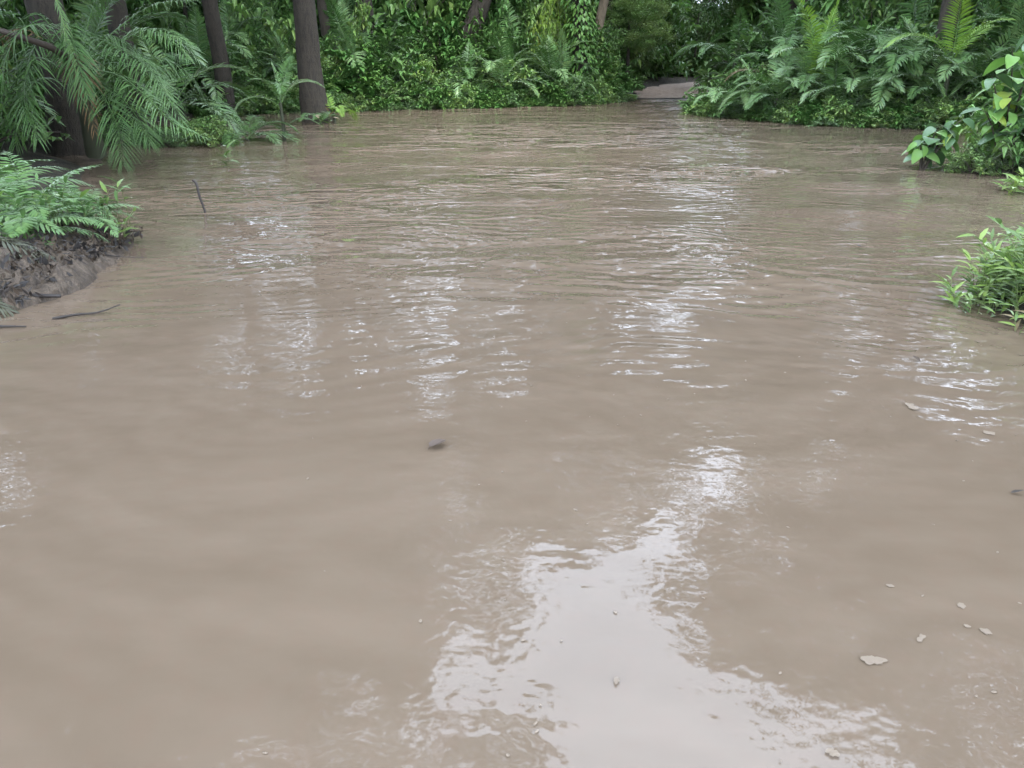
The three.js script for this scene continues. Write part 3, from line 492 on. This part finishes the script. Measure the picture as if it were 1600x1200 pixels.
  [[-6.2, -16.4], [-6.7, -15.8], [-5.9, -15.9], [-7.3, -16.2], [-6.6, -17.2], [-7.9, -15.8]].forEach(([x, z], k) => shrub(x, z, 0.45 + 0.2 * q(), 0.4 + 0.15 * q(), k % 2 ? M.shrub : M.shrubPale, 'low leafy plant in the shallows between the broad trunk and low palm', 'low plants in the left shallows', 400 + k, { y: -0.06 }));
  for (let k = 0; k < 16; k++) { const z = -8.5 - 17 * k / 16, x = -8.6 - 2.6 * q() - (z > -13 ? -1.2 : 0.6); shrub(x, z, 0.9 + 0.5 * q(), 1.3 + 1.2 * q(), [M.shrub, M.shrubPale, M.shrubDeep][k % 3], 'leafy shrub in the gloom under the trees on the left shore', grp, 420 + k); }
}
// ------------------------------------------------------------------ the near left bank: ferns, herbs, litter
const fernShapes = [[70, 70], [55, 80], [40, 70], [25, 60]].map(([e, bend], k) => { const p = [V(0, 0, 0)]; let x = 0, y = 0; for (let i = 1; i <= 8; i++) { const q = i / 8, a = (e - bend * q) * rad; x += Math.cos(a) * 0.1; y += Math.sin(a) * 0.1; p.push(V(x, y, 0.02 * Math.sin(q * 3 + k))); } return frondGeometry(p, { n: 18, len: 0.18, width: 0.030, droop: 0.25, lift: 0.06, start: 0.2, fold: 0.12, spread: 0.12, rachis: 0.005, seed: 600 + k, tipLen: 0.12 }); });
const bankY = 0.24;
[[-4.15, -6.75, 1.0, 'bright fern at the tip of the left mud bank'], [-4.45, -6.3, 1.05, 'bright fern in the middle of the left mud bank'], [-4.9, -6.9, 1.1, 'fern at the left edge behind the other bank ferns'], [-4.55, -7.3, 1.0, 'fern at the back of the left mud bank above the water'], [-4.25, -5.7, 0.7, 'small fern above the bare mud at left'], [-3.95, -6.35, 0.75, 'fern hanging over the dark litter of the mud bank'], [-3.82, -6.85, 0.6, 'smallest fern near the water end of the mud bank'], [-5.2, -7.9, 1.2, 'tall fern under the drooping palm fronds']].forEach(([x, z, s, label], k) => {
  const r = rngOf(640 + k), o = thing('fern', label, 'fern', [x, bankY + 0.03, z], r() * 6.28);
  const b = new Buf(); b.tube(pts([[0, -0.1, 0], [0, 0.06, 0]]), [0.03, 0.02], 6); part('stem', b.geo(), M.twig, o);
  for (let i = 0; i < 11; i++) { const m = part('frond', fernShapes[i % 4], M.fern, o); m.rotation.set((r() - 0.5) * 0.3, i * 2.4 + r(), (r() - 0.5) * 0.3, 'YXZ'); m.scale.setScalar(s * 1.2 * (0.7 + 0.4 * r())); }
});
// herbs: stems with pointed leaves standing off them
const herbLeaf = (() => { const b = new Buf(); b.blade(V(0, 0, 0), V(1, 0, 0), V(0, 0, 1), 1, 0.2, 0.35, 0.3, [1, 1, 1], [[0.12, 0.6], [0.4, 1], [0.75, 0.6]]); return b.geo(); })();
function herb(x, y, z, opt, label, category, group, seed) {
  const r = rngOf(seed), o = thing(opt.name, label, category, [x, y, z], 0, group);
  for (let k = 0; k < opt.stems; k++) {
    const az = opt.az ? lerp(opt.az[0], opt.az[1], r()) : r() * 6.28, R0 = opt.radius * Math.sqrt(r()), bx = Math.cos(k * 2.4) * R0, bz = Math.sin(k * 2.4) * R0, h = opt.h * (0.6 + 0.7 * r()), out = h * (0.12 + 0.42 * r());
    const c = new THREE.QuadraticBezierCurve3(V(bx, -0.06, bz), V(bx + Math.cos(az) * out * 0.2, h * 0.75, bz + Math.sin(az) * out * 0.2), V(bx + Math.cos(az) * out, h, bz + Math.sin(az) * out)), b = new Buf();
    b.tube([0, 0.35, 0.7, 1].map(t => c.getPoint(t)), [0.0035, 0.003, 0.0022, 0.001], 4); part('stem', b.geo(), M.grassStem ??= new THREE.MeshStandardMaterial({ color: new THREE.Color().setRGB(0.11, 0.15, 0.045), roughness: 0.7 }), o);
    for (let i = 0; i < opt.leaves; i++) { const m = part('leaf', herbLeaf, opt.mats[Math.floor(r() * opt.mats.length)], o); m.position.copy(c.getPoint(0.3 + 0.7 * i / (opt.leaves - 1))); m.rotation.set((r() - 0.5) * 0.9, -az + (i % 2 ? 1 : -1) * (0.3 + 0.8 * r()) + (r() - 0.5), 0.25 + 0.7 * r(), 'YXZ'); m.scale.setScalar(opt.leaf * (0.65 + 0.6 * r())); }
  }
  return o;
}
M.grassPale = leafMat(0.24, 0.37, 0.05, 0.5, 0.4, 0.4); M.grassDeep = leafMat(0.09, 0.18, 0.026, 0.45, 0.4, 0.35); M.grassDry = leafMat(0.22, 0.17, 0.08, 0.2, 0.5, 0.3);
const gm = [M.grass, M.grassPale, M.grass, M.grassDeep];
herb(3.68, 0.10, -5.0, { name: 'grass_tuft', stems: 48, leaves: 6, radius: 0.36, h: 0.34, leaf: 0.16, mats: gm }, 'bright green leafy grass tuft on the right edge in the foreground', 'grass', undefined, 901);
herb(3.72, 0.06, -5.4, { name: 'grass_tuft', stems: 46, leaves: 6, radius: 0.34, h: 0.36, leaf: 0.155, mats: gm }, 'leafy grass tuft just behind the bright foreground tuft at right', 'grass', undefined, 902);
herb(3.9, 0.16, -4.9, { name: 'grass_tuft', stems: 48, leaves: 6, radius: 0.3, h: 0.42, leaf: 0.16, mats: gm }, 'leafy grass tuft cut by the right edge of the frame', 'grass', undefined, 906);
herb(3.55, 0.02, -5.1, { name: 'grass_tuft', stems: 46, leaves: 6, radius: 0.3, h: 0.2, leaf: 0.15, mats: gm }, 'shorter leafy clump in the middle of the foreground grass', 'grass', undefined, 907);
[[3.62, -4.8, 'lower'], [3.45, -5.3, 'left'], [3.85, -5.2, 'upper right']].forEach(([x, z, where], k) => herb(x, 0.04, z, { name: 'grass_tuft', stems: 48, leaves: 6, radius: 0.24, h: 0.19 + 0.05 * k, leaf: 0.13, mats: [M.grassPale, M.grass, M.grassPale, M.grassDeep] }, `dense yellow-green leafy mat in the ${where} part of the foreground grass`, 'grass', undefined, 960 + k));
herb(3.25, -0.02, -5.15, { name: 'grass_tuft', stems: 22, leaves: 5, radius: 0.22, h: 0.15, leaf: 0.13, mats: gm }, 'low half-drowned sprigs at the left of the foreground grass tuft', 'grass', undefined, 903);
herb(3.42, -0.02, -4.6, { name: 'grass_tuft', stems: 24, leaves: 5, radius: 0.26, h: 0.13, leaf: 0.13, mats: [...gm, M.grassDry] }, 'low half-drowned sprigs in front of the foreground grass tuft', 'grass', undefined, 904);
herb(-4.45, -0.04, -19.6, { name: 'water_stalk', stems: 6, leaves: 3, radius: 0.12, h: 0.36, leaf: 0.24, mats: [M.grassDeep, M.grassDry] }, 'thin stalks poking out of the water right of the thick trunk', 'stalk', undefined, 911);
herb(-4.55, -0.04, -12.6, { name: 'water_stalk', stems: 3, leaves: 4, radius: 0.06, h: 0.34, leaf: 0.26, mats: [M.grassDeep] }, 'drooping dark leaves standing in the water above the upright stick', 'stalk', undefined, 912);
herb(6.6, -0.02, -10.05, { name: 'grass_tuft', stems: 24, leaves: 5, radius: 0.3, h: 0.16, leaf: 0.2, mats: [M.grassPale, M.grass] }, 'small bright tuft in the water at the right edge below the broad-leaved bush', 'grass', undefined, 905);
[[-3.75, -6.95], [-3.62, -7.1], [-3.9, -6.5], [-4.0, -6.0], [-4.15, -6.4], [-3.82, -6.75], [-4.4, -5.95]].forEach(([x, z], k) => herb(x, 0.14 + 0.08 * (k % 3), z, { name: 'bank_herb', stems: 7, leaves: 5, radius: 0.13, h: 0.28, leaf: 0.17, mats: [M.fern, M.grass, M.fern] }, 'small pointed-leaf herb at the edge of the left mud bank', 'herb', 'herbs on the left mud bank', 930 + k));
herb(-3.55, -0.02, -6.95, { name: 'bank_herb', stems: 3, leaves: 5, radius: 0.05, h: 0.36, leaf: 0.15, mats: [M.grass], az: [-0.5, 0.5] }, 'arching sprig leaning over the water at the tip of the mud bank', 'herb', undefined, 941);

// ------------------------------------------------------------------ right front: the broad-leaved bush
{
  const outline = [[0.02, 0.5], [0.1, 0.82], [0.24, 0.99], [0.42, 1], [0.6, 0.86], [0.78, 0.58], [0.91, 0.26]];
  const geos = [0.34, 0.5, 0.2].map((droop, k) => { const b = new Buf(); b.blade(V(0, 0, 0), V(1, 0, 0), V(0, 0, 1), 1, 0.78 - 0.06 * k, droop, 0.12 + 0.1 * k, [1, 1, 1], outline); return b.geo(); });
  M.leafYellow = leafMat(0.30, 0.42, 0.03, 0.3, 0.4, 0.45);
  const bush = (x, z, stems, label, seed, group) => {
    const r = rngOf(seed), o = thing('broadleaf_bush', label, 'bush', [x, 0, z], 0, group);
    for (const [tx, ty, tz, n, s] of stems) {
      const c = new THREE.QuadraticBezierCurve3(V(0, -0.2, 0), V(tx * 0.3, ty * 0.65, tz * 0.3), V(tx, ty, tz)), b = new Buf(); b.tube([0, 0.25, 0.5, 0.75, 1].map(t => c.getPoint(t)), [0.022, 0.019, 0.015, 0.011, 0.005], 6); part('stem', b.geo(), M.twig, o);
      for (let i = 0; i < n; i++) { const p = c.getPoint(0.42 + 0.58 * (i + 0.6) / n), m = part('leaf', geos[Math.floor(r() * 3)], [M.bigLeaf, M.bigLeaf, M.bigLeafDeep, M.bigLeafDeep, M.leafYellow][Math.floor(r() * 4.25)], o), a = i * 2.4 + r(); m.position.set(p.x + Math.cos(a) * 0.06, p.y + 0.03, p.z - Math.sin(a) * 0.06); m.rotation.set((r() - 0.5) * 0.7, a, -0.75 + 0.9 * r(), 'YXZ'); m.scale.setScalar(s * (0.7 + 0.5 * r())); }
    }
  };
  bush(6.42, -12.5, [[-0.14, 0.36, 0.1, 10, 0.24], [0.2, 0.62, -0.1, 12, 0.27], [0.5, 0.74, 0, 12, 0.27], [0.1, 0.5, -0.3, 9, 0.25], [0.35, 0.5, 0.15, 10, 0.24]], 'small bush with big round leaves on a stem leaning out of the water', 951);
  bush(7.3, -11.9, [[-0.5, 1.35, 0.1, 14, 0.28], [-0.35, 1.7, 0.2, 15, 0.3], [0, 1.9, 0.1, 15, 0.3], [0.3, 1.5, 0.3, 14, 0.28], [-0.3, 1.05, 0.3, 13, 0.26], [0.1, 1.15, 0.4, 14, 0.26], [-0.55, 0.9, 0.2, 10, 0.24]], 'tall bush with big broad leaves at the right edge', 952);
  bush(8.0, -12.3, [[-0.3, 1.8, 0, 9, 0.38], [0.2, 2.1, 0.1, 9, 0.38], [0.4, 1.5, 0.2, 8, 0.36]], 'tall broad-leaved bush at the edge of the frame behind its twin', 953);
  const q = rngOf(77);
  [[7.0, -12.0], [7.35, -12.15], [7.7, -12.0], [8.1, -12.2], [7.4, -12.6], [7.9, -11.6], [7.6, -12.4], [8.0, -12.5], [7.5, -11.8], [7.95, -12.0]].forEach(([x, z], k) => shrub(x, z, (k > 5 ? 0.6 : 0.42) + 0.12 * q(), (k > 5 ? 1.1 : 0.42) + 0.35 * q(), [M.shrubPale, M.grass, M.shrub][k % 3], 'trailing leafy plant at the foot of the broad-leaved bush', 'trailing plants under the broad-leaved bush', 470 + k, { y: -0.05, kind: k > 5 ? 3 : 5 }));
}
// ------------------------------------------------------------------ small things on the bank and on the water
function stick(name, label, category, path, r0, r1) { const b = new Buf(), c = new THREE.CatmullRomCurve3(pts(path)), n = 12, l = [], rr = []; for (let k = 0; k <= n; k++) { l.push(c.getPoint(k / n)); rr.push(lerp(r0, r1, k / n) * (1 + 0.25 * N3(k * 1.7, r0 * 90, 1))); } b.tube(l, rr, 7, [1, 1, 1], 0.15); return solo(name, b.geo(), M.wetTwig ??= new THREE.MeshStandardMaterial({ color: new THREE.Color().setRGB(0.02, 0.015, 0.012), roughness: 0.6 }), label, category); }
stick('upright_stick', 'thin dark stick poking up out of the brown water at left', 'stick', [[-3.42, -0.2, -8.7], [-3.44, 0.03, -8.73], [-3.475, 0.17, -8.74], [-3.5, 0.32, -8.76], [-3.54, 0.34, -8.78]], 0.015, 0.013);
stick('floating_twig', 'pale forked twig floating beside the mud bank', 'twig', [[-3.05, 0.0, -4.9], [-2.92, 0.015, -4.94], [-2.8, 0.012, -5.0], [-2.7, 0.03, -5.12]], 0.011, 0.004);
stick('floating_twig', 'flat twig in the water at the left edge', 'twig', [[-3.5, 0.0, -4.72], [-3.3, 0.014, -4.7], [-3.12, 0.008, -4.72]], 0.012, 0.005);
stick('dead_branch', 'short dark branch lying at the foot of the mud bank', 'branch', [[-3.6, 0.06, -5.25], [-3.42, 0.05, -5.27], [-3.22, 0.03, -5.33]], 0.022, 0.014);
stick('bank_twig', 'reddish twig reaching from the mud bank into the water', 'twig', [[-3.55, 0.1, -6.4], [-3.35, 0.05, -6.45], [-3.15, 0.012, -6.55]], 0.006, 0.003);
{
  const r = rngOf(61), b = [0, 1, 2].map(k => { const q = new Buf(); q.blade(V(0, 0, 0), V(1, 0, 0), V(0, 0, 1), 1, 0.32 + 0.1 * k, -0.25 - 0.2 * k, 0.5, [1, 1, 1], [[0.15, 0.6], [0.4, 1], [0.72, 0.6]]); return q.geo(); });
  M.litter = [[0.028, 0.020, 0.015], [0.05, 0.032, 0.018], [0.016, 0.013, 0.011], [0.07, 0.05, 0.03]].map(c => leafMat(...c, 0.2, 0.5, 0.1));
  const m = M.litter.map((mat, v) => { const g = new THREE.InstancedMesh(b[v % 3], mat, 260), q = new THREE.Object3D(); for (let k = 0; k < 260; k++) { const z = -5.1 - 2.3 * r(), x = -3.35 - 0.12 * (z < -6 ? -6 - z : 0) - 1.1 * r() * r(); q.position.set(x, 0.06 + 0.27 * (1 - Math.exp(-Math.max(0, bankDistance(x, z)) / 0.3)) + 0.04 * r(), z); q.rotation.set(r() * 6, r() * 6, (r() - 0.5) * 1.2); q.scale.setScalar(0.03 + 0.05 * r()); q.updateMatrix(); g.setMatrixAt(k, q.matrix); } g.name = numbered('leaf_litter'); g.userData = { kind: 'stuff', label: 'dead brown leaves strewn over the left mud bank', category: 'leaf litter' }; shade(g); scene.add(g); return g; });
}
[[[[-4.6, 0.5, -5.9], [-4.1, 0.42, -5.75], [-3.75, 0.34, -5.7], [-3.5, 0.22, -5.75]], 'limp olive palm frond lying across the mud bank'], [[[-4.4, 0.4, -5.1], [-3.95, 0.28, -5.05], [-3.6, 0.14, -5.0], [-3.4, 0.03, -5.0]], 'limp palm frond trailing from the mud bank into the water']].forEach(([p, label], k) => solo('fallen_frond', frondGeometry(pts(p), { n: 26, len: 0.3, width: 0.022, droop: 0.3, lift: 0.02, spread: 0.15, seed: 660 + k, rachis: 0.006 }), M.palmMud, label, 'frond'));
{ // a curled dead leaf afloat
  const b = new Buf(); b.blade(V(-0.045, 0.008, 0), V(1, 0.02, 0), V(0, 0.1, 0.99), 0.09, 0.062, -0.08, 0.4, [1, 1, 1], [[0.12, 0.7], [0.4, 1], [0.75, 0.7]]); b.tube(pts([[-0.04, 0.012, 0], [-0.06, 0.006, 0.012]]), [0.0014, 0.001], 5);
  const m = solo('floating_leaf', b.geo(), leafMat(0.075, 0.052, 0.038, 0.2, 0.5, 0), 'curled brown dead leaf floating alone on the open water', 'leaf'); m.position.set(-0.33, 0.004, -3.07); m.rotation.y = 0.6;
}
[[1.98, -2.66, 0.05, 'small dark dead leaf at the right edge of the near water'], [2.32, -4.1, 0.06, 'dead leaf floating left of the grass tuft'], [3.2, -7.0, 0.09, 'dark leaf floating above the grass tuft'], [1.62, -1.86, 0.04, 'dark leaf scrap at the far right of the near water']].forEach(([x, z, s, label], k) => { const b = new Buf(); b.blade(V(0, 0, 0), V(1, 0.05, 0), V(0, 0.2, 0.98), s, s * 0.45, -0.2, 0.5, [1, 1, 1], [[0.15, 0.7], [0.45, 1], [0.75, 0.6]]); const m = solo('floating_leaf', b.geo(), M.litter[k % 3], label, 'leaf'); m.position.set(x, 0.008, z); m.rotation.y = k * 1.9; });
{ // foam: thin films and bubbles drifting on the near water
  M.foam = new THREE.MeshStandardMaterial({ color: new THREE.Color().setRGB(0.26, 0.205, 0.15), roughness: 0.6, transparent: true, opacity: 0.6 });
  const film = (seed, s) => { const r = rngOf(seed), sh = new THREE.Shape(), a = 1 + r(), ph = r() * 6; for (let k = 0; k <= 40; k++) { const t = k / 40 * 6.2832, R = s * (0.62 + 0.12 * Math.sin(t * 2 + ph) + 0.42 * N3(Math.cos(t) * a, Math.sin(t) * a, seed * 3.3) + 0.05 * N3(Math.cos(t) * 4, Math.sin(t) * 4, seed)); k ? sh.lineTo(Math.cos(t) * R * 1.35, Math.sin(t) * R) : sh.moveTo(Math.cos(t) * R * 1.35, Math.sin(t) * R); } const g = new THREE.ExtrudeGeometry(sh, { depth: 0.0008, bevelEnabled: false }); g.rotateX(-Math.PI / 2); return g; };
  [[1.04, -1.74, 0.034, 'largest pale foam patch near the lower right'], [1.22, -1.83, 0.017, 'round foam patch above the largest one'], [1.42, -1.98, 0.018, 'oval foam patch at the upper right of the near foam'], [1.43, -1.86, 0.018, 'foam patch beside the oval one at right'], [1.385, -1.885, 0.012, 'small foam patch between two larger ones at right'], [1.24, -2.08, 0.012, 'small foam patch standing apart above the others'], [0.80, -1.42, 0.02, 'pale foam patch at the bottom edge inside the sky reflection'], [0.29, -1.66, 0.014, 'small foam patch in the middle of the sky reflection'], [1.98, -3.5, 0.04, 'pale foam film farther out at right'], [2.2, -3.2, 0.03, 'thin foam film at the far right']].forEach(([x, z, s, label], k) => { const m = solo('foam_patch', film(70 + k, s), M.foam, label, 'foam', 'foam patches on the near water'); m.position.set(x, 0.004, z); m.rotation.y = k * 0.6; });
  const r = rngOf(19), g = new THREE.InstancedMesh(new THREE.SphereGeometry(1, 8, 5), M.foam, 90), q = new THREE.Object3D();
  for (let k = 0; k < 90; k++) { const z = -1.3 - 3.6 * r(), x = (r() * 2 - 0.6) * (0.5 - z * 0.42); q.position.set(x, 0.003, z); const s = 0.0022 + 0.0045 * r() * r(); q.scale.set(s * (1 + 1.3 * r()), 0.0015, s); q.rotation.y = r() * 3; q.updateMatrix(); g.setMatrixAt(k, q.matrix); }
  g.name = 'foam_specks'; g.userData = { kind: 'stuff', label: 'tiny foam specks scattered over the near water', category: 'foam' }; shade(g); scene.add(g);
}
renderer.render(scene, camera);
